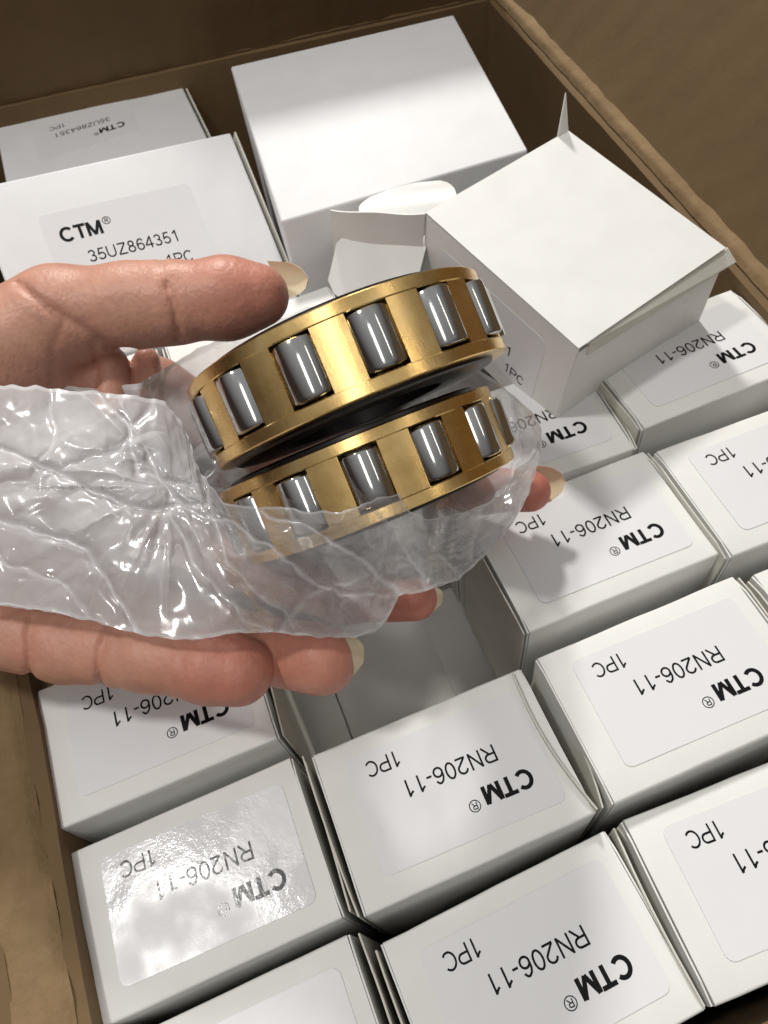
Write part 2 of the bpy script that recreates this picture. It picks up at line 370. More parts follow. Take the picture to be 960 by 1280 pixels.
def fold_flap(a, b, ztop, w0, spread, rise, seed, amp=0.10, wfold=0.6, hf=0.26, mf=None, fa_=0.05):
    """worn, creased fold at the wall top, then the flap bending outwards"""
    o_ = out(a, b)
    def fold(s, t_):
        a_ = t_ * math.pi * 0.60
        jag = 0.10 * noise.noise(Vector((s * 26 + seed, 0, 3))) + 0.06 * noise.noise(Vector((s * 90 + seed, 0, 8)))
        flat = 0.5 - 0.5 * math.cos(a_) 
        h_ = hf * min(1.0, t_ * 5) + 0.03 * noise.noise(Vector((s * 60 + seed, t_ * 3, 2)))
        return lerp(a, b, s) + EZ * (ztop + 0.02 + h_) + o_ * (-0.05 + (wfold + jag) * t_)
    f_ = board('fold', fold, 200, 14, 0.12, mf or M_kraft_worn, fa_, 0.9, seed)
    def flap(s, t_):
        base = fold(s, 1.0) + o_ * 0.03 - EZ * 0.30
        l_ = t_ * w0
        return base + o_ * (l_ * spread) + EZ * (l_ * rise)
    g_ = board('flap', flap, 44, 24, 0.4, M_kraft, amp, 0.10, seed + 2)
    return f_, g_
fold_flap(CFR, CBR, 0.9, 17, 0.42, 0.90, 21, wfold=0.62)
fold_flap(CBR, CBL, 0.9, 14, -0.17, 0.98, 33, wfold=0.30, hf=0.12, mf=M_kraft)
fold_flap(CBL, CFL, 0.5, 14, 0.90, 0.22, 47, wfold=1.25, hf=0.15, fa_=0.17)

# ------------------------------------------------------------------ small white boxes
BW, BH_, BD = 6.2, 4.07, 7.0
def small_box(u, v, z, ang, label, rng, labelled=True, gap=(0.05, 0.05), wide=True, group='small white boxes packed in rows in the carton', size=None, lab_off=(0, 0), glossy=False):
    bw, bh, bd = size or (BW, BH_, BD)
    rot = (rng.uniform(-.012, .012), rng.uniform(-.012, .012), ang)
    t_ = empty('small_box', (u, v, z - bd), rot)
    tag(t_, label, 'box', group)
    fl = 0.10
    # body: four-sided tube, top slightly pillowed
    nx, ny = 10, 6; x1 = bw / 2 - fl; V = []; F = []
    def prof(x, y):
        s_ = (1 - (2 * x / bw) ** 2) * (1 - (2 * y / bh) ** 2)
        return bd + 0.012 * s_ * (1 + .6 * noise.noise(Vector((x * .5 + u, y * .5 + v, z))))
    bulge = rng.uniform(0.02, 0.09)
    rb = 0.07
    ysec = []
    for a_ in (0, 30, 60, 90): ysec.append(('c', -bh / 2 + rb - rb * math.cos(math.radians(a_)), -rb + rb * math.sin(math.radians(a_))))
    sec = [(-bh / 2, -bd + 0.0)] + [(-bh / 2, -bd * k) for k in (0.75, 0.5, 0.25)] + [(y_, z_) for _, y_, z_ in ysec] + [(-bh / 2 + bh * k, 0) for k in (0.2, 0.4, 0.6, 0.8)]
    sec += [(-y_, z_) for _, y_, z_ in reversed(ysec)] + [(bh / 2, -bd * k) for k in (0.25, 0.5, 0.75)] + [(bh / 2, -bd)]
    ns = len(sec)
    for i in range(nx + 1):
        x = -x1 + 2 * x1 * i / nx
        for (y_, z_) in sec:
            zz = z_ + bd
            if z_ == 0: zz = prof(x, y_)
            yy = y_
            if z_ < -rb and z_ > -bd:
                yy += math.copysign(bulge * math.sin(math.pi * -z_ / bd) * (1 - (x / x1) ** 2), y_)
            # small wobble of the long creases
            yy += 0.02 * noise.noise(Vector((x * .8 + u, y_ + v, 7)))
            V.append((x, yy, zz))
    for i in range(nx):
        for j in range(ns):
            j2 = (j + 1) % ns
            F.append((i * ns + j, (i + 1) * ns + j, (i + 1) * ns + j2, i * ns + j2))
    F.append(tuple(range(ns))); F.append(tuple(range((nx + 1) * ns - 1, nx * ns - 1, -1)))
    body = mesh_obj('body', V, F, M_white, t_, smooth=False)
    body.data.shade_smooth(); body.data.set_sharp_from_angle(angle=math.radians(50))
    # end flaps: two leaves of card at either end, standing a little open
    for sx, g in ((-1, gap[0]), (1, gap[1])):
        for k in range(2):
            off = 0.012 + k * (0.075 + g * 0.55) + rng.uniform(0, .02)
            lean = (0.0 if k == 0 else g * 0.7) * rng.uniform(.6, 1.2)
            zt = bd + (0.015 if k == 0 else rng.uniform(-0.10, 0.03))
            ch = rng.uniform(0.10, 0.25)
            yo = bh / 2 - 0.02 - (0.05 if k else 0)
            o2 = [(-yo, 0.3), (yo, 0.3), (yo, zt - ch), (yo - ch * .7, zt), (-yo + ch * .7, zt), (-yo, zt - ch)]
            bend = rng.uniform(-.03, .03)
            pts = []
            xs = []
            V = []; F = []
            n_ = 8
            for side in (0, 1):
                for i in range(n_ + 1):
                    y_ = -yo + 2 * yo * i / n_
                    e_ = min(abs(y_ + yo), abs(yo - y_))
                    top = zt - (ch - e_ if e_ < ch else 0) * .6
                    bow = (lean * 0.6 + bend) * (1 - (y_ / yo) ** 2) + lean * (y_ / yo + 1) / 2
                    for z_ in (0.3, bd * .6, bd * .85, top):
                        V.append((sx * (x1 + off + bow * max(0, (z_ / bd - .3) / .7) + side * 0.045), y_, z_))
            q = 4 * (n_ + 1)
            for i in range(n_):
                for j in range(3):
                    a_ = i * 4 + j; F.append((a_, a_ + 4, a_ + 5, a_ + 1)); F.append((a_ + q, a_ + 1 + q, a_ + 5 + q, a_ + 4 + q))
                F.append((i * 4 + 3, i * 4 + 7, i * 4 + 7 + q, i * 4 + 3 + q)); F.append((i * 4, i * 4 + 4, i * 4 + 4 + q, i * 4 + q))
            for i in (0, n_):
                for j in range(3):
                    a_ = i * 4 + j; F.append((a_, a_ + 1, a_ + 1 + q, a_ + q))
            mesh_obj('end_flap', V, F, M_white if k == 0 else M_raw, t_)
    if labelled:
        a_ = rng.uniform(-.012, .012)
        put_label(t_, (0.13 + lab_off[0], 0.04 + lab_off[1], bd + 0.008), (-math.cos(a_), -math.sin(a_), 0), (math.sin(a_), -math.cos(a_), 0), 4.9, 3.0, 'small', lift=0.016, glossy=glossy)
    return t_
rg = random.Random(11)
SM = [ # x, y, z, angle, gap left/right, label
 (0.27, 4.52, 0.08, 11.9, (0.12, .30), 'white RN206-11 box with its whole label in view, just under the curled ring fingertip'),
 (6.74, 5.87, 0.38, 11.7, (0.55, .06), 'white RN206-11 box right of centre with a black wedge of gap along its left end'),
 (-6.2, 3.37, 0.02, 12.6, (0.06, .20), 'white RN206-11 box whose label glitters with lamp glare'),
 (-7.21, 7.73, 0.38, 12.0, (0.08, .10), 'white RN206-11 box half covered by the little finger and its shadow'),
 (1.34, 0.03, -0.39, 14.2, (0.10, .22), 'white RN206-11 box cut by the bottom edge of the photo, right of the middle'),
 (7.69, 1.40, -0.14, 9.6, (0.14, .1), 'white RN206-11 box in the bottom right corner, showing 1PC beside the frame edge'),
 (5.78, 10.63, 0.28, 12.1, (0.03, .05), 'white RN206-11 box just below the long index fingernail, its tall left side exposed'),
 (11.03, 16.4, 0.55, 12.6, (0.08, .06), 'white RN206-11 box at the right carton wall, shaded by the opened box'),
 (11.97, 11.55, 0.45, 10.8, (0.05, .05), 'white RN206-11 box cut by the right edge of the photo, level with the index fingernail'),
 (4.95, 15.0, 0.15, 9.0, (0.05, .10), 'white RN206-11 box mostly tucked beneath the front corner of the opened box'),
 (-5.25, -0.95, -0.1, 13.0, (0.05, .12), 'white box at the bottom edge of the photo, below the one with the glaring label'),
 (13.35, 7.05, 0.2, 11.5, (0.05, .05), 'white box showing only a sliver at the right edge of the photo'),
 (-2.98, 19.05, 2.0, 12.5, (0.05, .05), 'plain white box top showing through beneath the tip of the thumb'),
 (-9.35, 17.6, 2.0, 12.5, (0.05, .05), 'white box glimpsed between the thumb and the index finger'),
]
for i, (x, y, z, a, gp, lb) in enumerate(SM):
    small_box(x, y, z, math.radians(a), lb, rg, gap=gp, labelled=i not in (12, 13, 11), glossy=i == 2)
# lower layer seen down the hole: boxes turned a quarter
for (u, v, lb) in ((3.0, 10.6, 'lower layer white box at the bottom of the gap, right of the dark seam'), (-1.0, 9.9, 'lower layer white box in the gap, between the two seams'),
                   (-5.0, 9.2, 'lower layer white box in the gap, leftmost, beside the ring fingertip'), (1.0, 17.3, 'lower layer white box deep in the gap behind the middle fingertip')):
    small_box(u, v, -7.05, math.radians(90 + 12), lb, rg, labelled=False, group='white boxes of the lower layer')

# ------------------------------------------------------------------ large white boxes
def hexa(name, tops, height, label, group=None, m=M_white2, bevel=0.09, nv_=None):
    T = [np.array(p, float) for p in tops]; c_ = sum(T) / 4
    EZ = np.array([0, 0, 1.0]) if nv_ is None else nv_
    base = c_ - EZ * height
    t_ = empty(name, base); tag(t_, label, 'box', group)
    V = [tuple(p - EZ * height - base) for p in T] + [tuple(p - base) for p in T]
    b_ = mesh_obj('body', V, BOXF, m, t_, bevel=bevel, segs=3)
    b_.data.shade_smooth(); b_.data.set_sharp_from_angle(angle=math.radians(50))
    return t_, base
GB = 'large white boxes at the back of the carton'
P, _ = hexa('large_box', [uz(351, 277, 4), uz(660, 187, 4), uz(567, 18, 4), uz(288, 83, 4)], 11.0, 'large blank white box standing at the back, next to the opened box', GB)
def px_rect(tr, br_dir_pt, z, wid, dep):
    a = uz(*tr, z); b = uz(*br_dir_pt, z); d1 = (b - a) / np.linalg.norm(b - a); d0 = np.cross(d1, EZ)  # leftwards
    if d0[0] > 0: d0 = -d0
    return [a + d1 * dep + d0 * wid, a + d1 * dep, a, a + d0 * wid], d1, d0
def big_labelled(tr, pt, z, wid, dep, height, label, flip, c_px, sc_):
    T, d1, d0 = px_rect(tr, pt, z, wid, dep)
    t_, base = hexa('large_box', T, height, label, GB)
    ex = -d0 if not flip else d0
    ey = -d1 if not flip else d1
    put_label(t_, uz(*c_px, z) - base, ex, ey, 5.9 * sc_, 4.1 * sc_, 'large', lift=0.012, scale=sc_)
    # thin folded leaf along the right end
    a, b = T[1], T[2]; o_ = -d0
    V = []
    for s in (0.02, 0.98):
        for zz in (-3.5, -0.06):
            for tt in (0.02, 0.10): V.append(tuple(lerp(a, b, s) + o_ * (tt + 0.10 * (zz > -1)) + EZ * zz - base))
    F = [(0, 1, 3, 2), (4, 6, 7, 5), (0, 4, 5, 1), (2, 3, 7, 6), (0, 2, 6, 4), (1, 5, 7, 3)]
    mesh_obj('end_flap', V, F, M_raw, t_)
    return t_
Qa = np.array([-3.02, 29.17, 3.89]); Qb = np.array([-1.98, 24.56, 1.28]); Qc = np.array([-11.22, 26.67, 5.1])
q1 = (Qb - Qa) / np.linalg.norm(Qb - Qa); qn = np.cross(q1, Qc - Qa); qn /= np.linalg.norm(qn)
if qn[2] < 0: qn = -qn
q0 = (Qc - Qa); q0 = q0 / np.linalg.norm(q0)
QT = [Qa + q1 * 7.3 + q0 * 9.7, Qa + q1 * 7.3, Qa, Qa + q0 * 9.7]
Qt, Qbase = hexa('large_box', QT, 4.6, 'large white 35UZ864351 box leaning behind the thumb, its label upright', GB, nv_=qn)
tq = np.array([-8.67, 24.07, 3.03]) - (-q0) * 0; te_ = np.array([-8.67, 24.07, 3.03]); tb_ = None
# label frame: text runs towards the right edge, parallel to the near edge
def on_q(px):
    v = CM @ np.array([(px[0] - 480) / FPX, -(px[1] - 640) / FPX, -1.0]); return CP + v * (((Qa - CP) @ qn) / (v @ qn))
bx = on_q((225, 301)) - on_q((114, 328)); bx /= np.linalg.norm(bx); by = np.cross(qn, bx)
org = on_q((114, 328)) + bx * 1.62 * 0.98 + by * 0.34
put_label(Qt, org - Qbase, bx, by, 5.6, 3.6, 'large', lift=0.012, scale=1.0)
V = []
for s_ in (0.0, 1.0):
    for zz in (-3.5, -0.05):
        for tt in (0.03, 0.10): V.append(tuple(Qa + q1 * 7.3 * s_ - q0 * (tt + 0.12 * (zz > -1)) + qn * zz - Qbase))
mesh_obj('end_flap', V, [(0, 1, 3, 2), (4, 6, 7, 5), (0, 4, 5, 1), (2, 3, 7, 6), (0, 2, 6, 4), (1, 5, 7, 3)], M_raw, Qt)
big_labelled((215, 82), (257, 168), 0.0, 9.7, 9.6, 7.0, 'large white box in the shaded back left corner, its label upside down', True, (105, 160), 0.86)

# ------------------------------------------------------------------ opened box
SR = Matrix(((0.883, -0.464, 0.069), (0.469, 0.876, -0.113), (-0.008, 0.133, 0.991)))
S = empty('opened_box', (3.172, 20.992, 4.654), SR)
tag(S, 'opened white box lying tilted on the rows, its flaps spread', 'box')
A_, B_, H_ = 6.3, 7.0, 4.5; tk = 0.05
def pan(name, pts, m=M_white, thick=tk, up=None, bevel=0.0): return sheet(name, pts, thick, m, S, up=up, bevel=bevel)
# local: corner a = origin, +x to b (A_), -y to d (B_), -z down (H_)
pan('side', [(0, 0, 0), (A_, 0, 0), (A_, -B_, 0), (0, -B_, 0)], up=(0, 0, 1))
pan('side', [(0, 0, -0.01), (0, -B_, -0.01), (0, -B_, -H_), (0, 0, -H_)], up=(-1, 0, 0))
pan('side', [(A_, 0, -0.01), (A_, -B_, -0.01), (A_, -B_, -H_), (A_, 0, -H_)], up=(1, 0, 0))
pan('side', [(0.06, 0, -H_), (A_ - .06, 0, -H_), (A_ - .06, -B_, -H_), (0.06, -B_, -H_)], up=(0, 0, -1))
put_label(S, (-0.0, -B_ / 2 + 0.1, -H_ / 2 - 0.1), (0, -1, 0), (0, 0, 1), 5.0, 3.05, 'small', lift=0.014)
# front end (towards d): closing panel set back under the lid edge, and a big rounded leaf
pan('flap', [(0.02, -B_ - 0.03, -0.28), (A_ + .05, -B_ - 0.10, -0.22), (A_ + .05, -B_ - 0.35, -H_ + 0.9), (A_ * .55, -B_ - .22, -H_ - .1), (0.03, -B_ - .06, -H_ + .02)], up=(0, -1, 0))
pan('flap', [(0.5, -B_ - .02, -.12), (A_ + .22, -B_ + .02, -0.16), (A_ + .25, -B_ - .42, -0.42), (0.4, -B_ - .12, -0.52)], M_raw, up=(0, -.4, 1))
# back end (towards a-b): side leaf swung out to the left, tongue, lower leaf, torn corner
def curved_leaf(name, hinge_a, hinge_b, outd, width, curl, m, round_=0.0, n=10, k=10):
    ha, hb = np.array(hinge_a, float), np.array(hinge_b, float); od = np.array(outd, float); od /= np.linalg.norm(od)
    e = (hb - ha) / np.linalg.norm(hb - ha); nn = np.cross(od, e); V = []; F = []
    for sd in (0, 1):
        for i in range(n + 1):
            t_ = i / n
            ins = round_ * (1 - math.sqrt(max(0, 1 - max(0, (t_ - .5) / .5) ** 2)))
            for j in range(k + 1):
                s_ = j / k; s2 = ins + s_ * (1 - 2 * ins)
                V.append(ha * (1 - s2) + hb * s2 + od * width * t_ + nn * (curl * t_ * t_ + sd * tk + 0.04 * math.sin(9 * t_ + 3 * s_)))
    q = (n + 1) * (k + 1); ix = lambda i, j: i * (k + 1) + j
    for i in range(n):
        for j in range(k):
            f_ = (ix(i, j), ix(i + 1, j), ix(i + 1, j + 1), ix(i, j + 1)); F.append(f_); F.append(tuple(x + q for x in reversed(f_)))
    for i in range(n):
        for j in (0, k): F.append((ix(i, j), ix(i + 1, j), ix(i + 1, j) + q, ix(i, j) + q))
    for j in range(k):
        F.append((ix(n, j), ix(n, j + 1), ix(n, j + 1) + q, ix(n, j) + q))
    o = mesh_obj(name, V, F, m, S); o.data.shade_smooth(); o.data.set_sharp_from_angle(angle=math.radians(40)); return o
SRn = np.array([[SR[i][j] for j in range(3)] for i in range(3)])
loc = lambda x, y, d: SRn.T @ (un(x, y, d) - np.array([3.172, 20.992, 4.654]))
# depths found by hand so that each leaf hangs from its edge
from math import sqrt
dA = -(CM.T @ (np.array([3.172, 20.992, 4.654]) - CP))[2]
ha, hb = np.array((0, 0.02, -0.03)), np.array((-0.1, 0.02, -3.0))
curved_leaf('flap', ha, hb, loc(425, 268, dA + 0.3) - ha, 3.1, -0.25, M_white)
ta, tb2 = loc(452, 284, dA + 1.2), loc(574, 258, dA + 1.0)
curved_leaf('flap', ta, tb2, loc(506, 236, dA + 1.5) - (ta + tb2) / 2, 1.45, 0.15, M_white, 0.33)
ta, tb2 = loc(536, 296, dA + 1.2), loc(512, 392, dA + 1.4)
curved_leaf('flap', ta, tb2, loc(424, 330, dA + 1.6) - (ta + tb2) / 2, 3.0, 0.15, M_white, 0.26)
pan('torn_corner', [(A_ - .50, 0.02, 0.0), (A_ - .02, 0.02, 0.02), (A_ - .02, 0.45, 1.15)], up=(0, 1, 0))

# ------------------------------------------------------------------ bearings
def lathe(name, prof, m, parent, n=160, smooth=True):
    V, F = [], []; k = len(prof)
    for i in range(n):
        a = 2 * math.pi * i / n
        for r_, z_ in prof: V.append((r_ * math.cos(a), r_ * math.sin(a), z_))
    for i in range(n):
        for j in range(k):
            j2 = (j + 1) % k; i2 = (i + 1) % n
            F.append((i * k + j, i2 * k + j, i2 * k + j2, i * k + j2))
    o = mesh_obj(name, V, F, m, parent); o.data.shade_smooth(); o.data.set_sharp_from_angle(angle=math.radians(28)); return o
def cham(r0, r1, z0, z1, c):
    return [(r0, z0 + c), (r0 + c, z0), (r1 - c, z0), (r1, z0 + c), (r1, z1 - c), (r1 - c, z1), (r0 + c, z1), (r0, z1 - c)]
def roller_mesh(r_, L_):
    V, F = [], []; n = 40
    prof = [(0, -L_ / 2 + .03), (r_ * .45, -L_ / 2 + .03), (r_ * .5, -L_ / 2), (r_ - .07, -L_ / 2), (r_ - .02, -L_ / 2 + .03), (r_, -L_ / 2 + .09), (r_, L_ / 2 - .09), (r_ - .02, L_ / 2 - .03), (r_ - .07, L_ / 2), (r_ * .5, L_ / 2), (r_ * .45, L_ / 2 - .03), (0, L_ / 2 - .03)]
    k = len(prof)
    for i in range(n):
        a = 2 * math.pi * i / n
        for rr, z_ in prof: V.append((rr * math.cos(a), rr * math.sin(a), z_))
    for i in range(n):
        for j in range(k - 1):
            F.append((i * k + j, ((i + 1) % n) * k + j, ((i + 1) % n) * k + j + 1, i * k + j + 1))
    o = mesh_obj('roller', V, F, M_steel); o.data.shade_smooth(); o.data.set_sharp_from_angle(angle=math.radians(35))
    me = o.data; bpy.data.objects.remove(o); return me
def bearing(c_px, depth, axis_img, tilt, R_, Hc, phase, label):
    c = un(*c_px, depth)
    # camera-space axis (pointing from the top rim to the bottom rim)
    ray = np.array([(c_px[0] - 480) / FPX, -(c_px[1] - 640) / FPX, -1.0]); ray /= np.linalg.norm(ray)
    ax = np.array([axis_img[0], -axis_img[1], 0.0]); ax -= ray * np.dot(ax, ray); ax /= np.linalg.norm(ax)
    ax = ax * math.cos(tilt) - ray * math.sin(tilt)          # bottom face turned towards the viewer
    side = np.cross(ax, -ray); side /= np.linalg.norm(side)
    tow = np.cross(side, ax)                                   # towards the viewer
    if np.dot(tow, -ray) < 0: tow, side = -tow, -side
    Z = -(CM @ ax); Y = CM @ tow; X = np.cross(Y, Z)
    mt = Matrix([[X[i], Y[i], Z[i]] for i in range(3)])
    t_ = empty('roller_bearing', c, mt)
    tag(t_, label, 'bearing', 'brass caged roller bearings in the hand')
    n_ = 14; ro = 0.475; L_ = 1.19; zt, zb = Hc / 2, -Hc / 2
    pz0, pz1 = -L_ / 2 - 0.05 + 0.0, L_ / 2 + 0.05
    # cage: two rings and the bars between the pockets, one casting
    def arc(V, F, r0, r1, a0, a1, z0, z1, k=5):
        s_ = len(V)
        for i in range(k + 1):
            a = a0 + (a1 - a0) * i / k
            for r_, z_ in ((r0, z0), (r1, z0), (r1, z1), (r0, z1)): V.append((r_ * math.cos(a), r_ * math.sin(a), z_))
        for i in range(k):
            for j in range(4):
                j2 = (j + 1) % 4; F.append((s_ + i * 4 + j, s_ + i * 4 + 4 + j, s_ + i * 4 + 4 + j2, s_ + i * 4 + j2))
        F.append((s_, s_ + 1, s_ + 2, s_ + 3)); F.append((s_ + k * 4 + 3, s_ + k * 4 + 2, s_ + k * 4 + 1, s_ + k * 4))
    cage = lathe('cage', cham(R_ - 0.62, R_, pz1, zt, 0.025), M_brass, t_)
    V, F = [], []
    half = math.pi / n_ - (ro - 0.045) / (R_ - 0.05)
    for i in range(n_):
        a = phase + 2 * math.pi / n_ * (i + .5)
        arc(V, F, R_ - 0.60, R_ - 0.025, a - half, a + half, pz0 - .02, pz1 + .02)
    bars = mesh_obj('bars', V, F, M_brass, None, bevel=0.0)
    low = lathe('low', cham(R_ - 0.62, R_ - 0.005, zb, pz0, 0.025), M_brass, None)
    bm = bmesh.new()
    for o in (cage, bars, low): bm.from_mesh(o.data)
    me = bpy.data.meshes.new('cage'); bm.to_mesh(me); bm.free(); me.materials.append(M_brass)
    old = cage.data; cage.data = me
    me.shade_smooth(); me.set_sharp_from_angle(angle=math.radians(28))
    for o in (bars, low): bpy.data.objects.remove(o)
    rm = roller_mesh(ro, L_)
    for i in range(n_):
        a = phase + 2 * math.pi / n_ * i
        o = bpy.data.objects.new('roller', rm); col.objects.link(o); o.parent = t_
        rr = R_ - ro + 0.17
        o.location = Vector((rr * math.cos(a), rr * math.sin(a), 0)) * U
        o.rotation_euler = (0, 0, a)
    ri = R_ - 2 * ro + 0.06
    lathe('inner_ring', [(1.9, zb - .10), (R_ - .42, zb - .10), (R_ - .36, zb - .06), (R_ - .34, zb + .02), (ri, zb + .06), (ri, zt - .06), (R_ - .34, zt - .02), (R_ - .34, zt + .09), (R_ - .40, zt + .13), (1.96, zt + .13), (1.9, zt + .08)], M_dark, t_)
    return t_, c, ax
# roller phase: local +Y faces the viewer, +X runs along the rim
up_t, c1, a1 = bearing((435, 469), 17.5, (0.385, 0.923), math.radians(7.0), 3.53, 1.84, math.radians(90 + 12.86), 'upper brass caged roller bearing, its rollers wholly in view above the plastic')
lo_t, c2, a2 = bearing((459, 594), 19.0, (0.375, 0.927), math.radians(-1.0), 3.56, 1.84, math.radians(90), 'lower brass caged roller bearing, half sunk in the plastic bag')

# ------------------------------------------------------------------ hand (one continuous skin)
def cs(x, y, d): return np.array([(x - 480) / FPX * d, -(y - 640) / FPX * d, -d])
GR = 0.075
x0_, x1_, y0_, y1_, z0_, z1_ = -16.5, 6.2, -6.8, 8.0, -25.5, -14.3
gx = np.arange(x0_, x1_, GR, dtype=np.float32); gy = np.arange(y0_, y1_, GR, dtype=np.float32); gz = np.arange(z0_, z1_, GR, dtype=np.float32)
X, Y, Z = np.meshgrid(gx, gy, gz, indexing='ij')
def cone(pa, ra, pb, rb):
    pa, pb = np.float32(pa), np.float32(pb); ba = pb - pa; L2 = float(ba @ ba)
    t_ = np.clip(((X - pa[0]) * ba[0] + (Y - pa[1]) * ba[1] + (Z - pa[2]) * ba[2]) / L2, 0, 1)
    return np.sqrt((X - pa[0] - t_ * ba[0]) ** 2 + (Y - pa[1] - t_ * ba[1]) ** 2 + (Z - pa[2] - t_ * ba[2]) ** 2) - (ra + (rb - ra) * t_)
def smin(a, b, k):
    h_ = np.clip(0.5 + 0.5 * (b - a) / k, 0, 1); return b * (1 - h_) + a * h_ - k * h_ * (1 - h_)
def chain(pts, k=0.25):
    d = None
    for (a, ra), (b, rb) in zip(pts[:-1], pts[1:]):
        c_ = cone(a, ra, b, rb); d = c_ if d is None else smin(d, c_, k)
    return d
TIP = {}
thumb = [(cs(-60, 474, 18.4), 1.62), (cs(75, 396, 18.2), 1.15), (cs(165, 382, 18.0), 0.95), (cs(212, 379, 17.9), 0.91), (cs(285, 373, 17.9), 0.91), (cs(322, 370, 17.9), 0.74)]
index = [(cs(120, 515, 20.6), 1.0), (cs(195, 490, 20.9), 0.92), (cs(330, 560, 22.6), 0.80), (cs(520, 600, 22.8), 0.74), (cs(600, 612, 22.2), 0.70), (cs(662, 614, 21.6), 0.60)]
middle = [(cs(60, 610, 20.8), 1.0), (cs(280, 700, 21.8), 0.84), (cs(430, 745, 21.2), 0.76), (cs(518, 748, 20.4), 0.62)]
ring = [(cs(10, 700, 19.8), 1.0), (cs(190, 775, 19.6), 0.88), (cs(330, 812, 18.9), 0.84), (cs(402, 824, 18.0), 0.86)]
pinky = [(cs(-40, 775, 19.0), 1.05), (cs(85, 805, 18.6), 0.93), (cs(190, 820, 18.0), 0.84), (cs(262, 833, 17.6), 0.84), (cs(297, 838, 17.5), 0.83)]
palm = [cone(cs(-330, 560, 19), 2.9, cs(-90, 560, 19.6), 2.1), cone(cs(-90, 540, 19.6), 1.9, cs(110, 500, 20.4), 1.05), cone(cs(-100, 620, 19.8), 1.8, cs(60, 610, 20.6), 1.05),
        cone(cs(-120, 700, 19.6), 1.6, cs(10, 700, 19.8), 1.05), cone(cs(-140, 740, 19.2), 1.3, cs(-40, 775, 19), 1.05), cone(cs(-140, 520, 18.8), 1.7, cs(30, 440, 18.7), 1.35)]
pd = palm[0]
for p_ in palm[1:]: pd = smin(pd, p_, 0.7)
# soft web between thumb and palm
web = chain([(cs(40, 430, 18.9), 1.15), (cs(110, 470, 19.6), 0.95), (cs(150, 500, 20.2), 0.8)], .3)
web = smin(web, chain([(cs(138, 445, 19.0), .42), (cs(140, 500, 19.0), .5)], .2), .25)
web = smin(web, chain([(cs(182, 452, 19.6), .38), (cs(180, 505, 19.6), .5)], .2), .14)
pd = smin(pd, web, 0.30)
fd = None
for ch_ in (index, middle, ring, pinky):
    c_ = chain(ch_); fd = c_ if fd is None else smin(fd, c_, 0.07)
D = smin(pd, fd, 0.45)
D = smin(D, chain(thumb, .35), 0.28)
del pd, fd, web, palm
# creases: grooves along lines of the palm side
PXx = 480 + FPX * X / -Z; PXy = 640 - FPX * Y / -Z
def groove(pts, wpx, dep):
    global D
    best = np.full(X.shape, 1e9, np.float32)
    xs = [p[0] for p in pts]; ys = [p[1] for p in pts]
    sel = (PXx > min(xs) - 30) & (PXx < max(xs) + 30) & (PXy > min(ys) - 30) & (PXy < max(ys) + 30) & (np.abs(D) < 0.5)
    qx = PXx[sel]; qy = PXy[sel]; bb_ = np.full(qx.shape, 1e9, np.float32)
    for (xa, ya), (xb, yb) in zip(pts[:-1], pts[1:]):
        l2 = (xb - xa) ** 2 + (yb - ya) ** 2
        t_ = np.clip(((qx - xa) * (xb - xa) + (qy - ya) * (yb - ya)) / l2, 0, 1)
        bb_ = np.minimum(bb_, np.hypot(qx - xa - t_ * (xb - xa), qy - ya - t_ * (yb - ya)))
    D[sel] += dep * np.exp(-(bb_ / wpx) ** 2)
groove([(201, 318), (205, 345), (209, 362)], 3.0, 0.05); groove([(209, 355), (219, 385), (224, 425)], 4.0, 0.10); groove([(216, 345), (217, 370)], 3.0, 0.035)
groove([(22, 355), (60, 385), (96, 405), (118, 420), (135, 432), (165, 438)], 5.0, 0.13)
groove([(80, 402), (68, 430), (66, 480), (60, 510)], 4.0, 0.05); groove([(118, 430), (122, 470), (118, 500)], 4.5, 0.07); groove([(160, 440), (172, 455), (172, 480)], 3.0, 0.05)
for q in range(9):
    groove([(-10 + q * 9, 392 + q * 3), (-34 + q * 12, 440), (-46 + q * 14, 495)], 2.4, 0.016)
groove([(40, 775), (36, 800), (38, 848)], 5.0, 0.13); groove([(134, 790), (124, 815), (126, 862)], 4.5, 0.13); groove([(232, 800), (228, 825), (232, 850)], 4.5, 0.03)
groove([(146, 800), (148, 850)], 5, 0.02)
rq = random.Random(5)
for cx_, cy_, hh_ in ((38, 812, 30), (126, 826, 30), (216, 372, 40), (232, 832, 24)):      # finer lines beside each joint crease
    for q in range(5):
        dx_ = rq.uniform(-11, 11); t0_ = rq.uniform(-.9, -.1); t1_ = t0_ + rq.uniform(.4, 1.0)
        groove([(cx_ + dx_, cy_ + hh_ * t0_), (cx_ + dx_ + rq.uniform(-3, 3), cy_ + hh_ * t1_)], 1.9, 0.022)
for q in range(16):                                                        # fine diagonal lines of the ball of the thumb and the thumb's length
    xq, yq = rq.uniform(0, 150), rq.uniform(345, 470)
    groove([(xq, yq), (xq + rq.uniform(12, 30), yq + rq.uniform(8, 26))], 1.8, 0.014)
for q in range(12):
    xq, yq = rq.uniform(60, 330), rq.uniform(338, 410)
    groove([(xq, yq), (xq + rq.uniform(14, 34), yq + rq.uniform(-4, 4))], 1.8, 0.012)
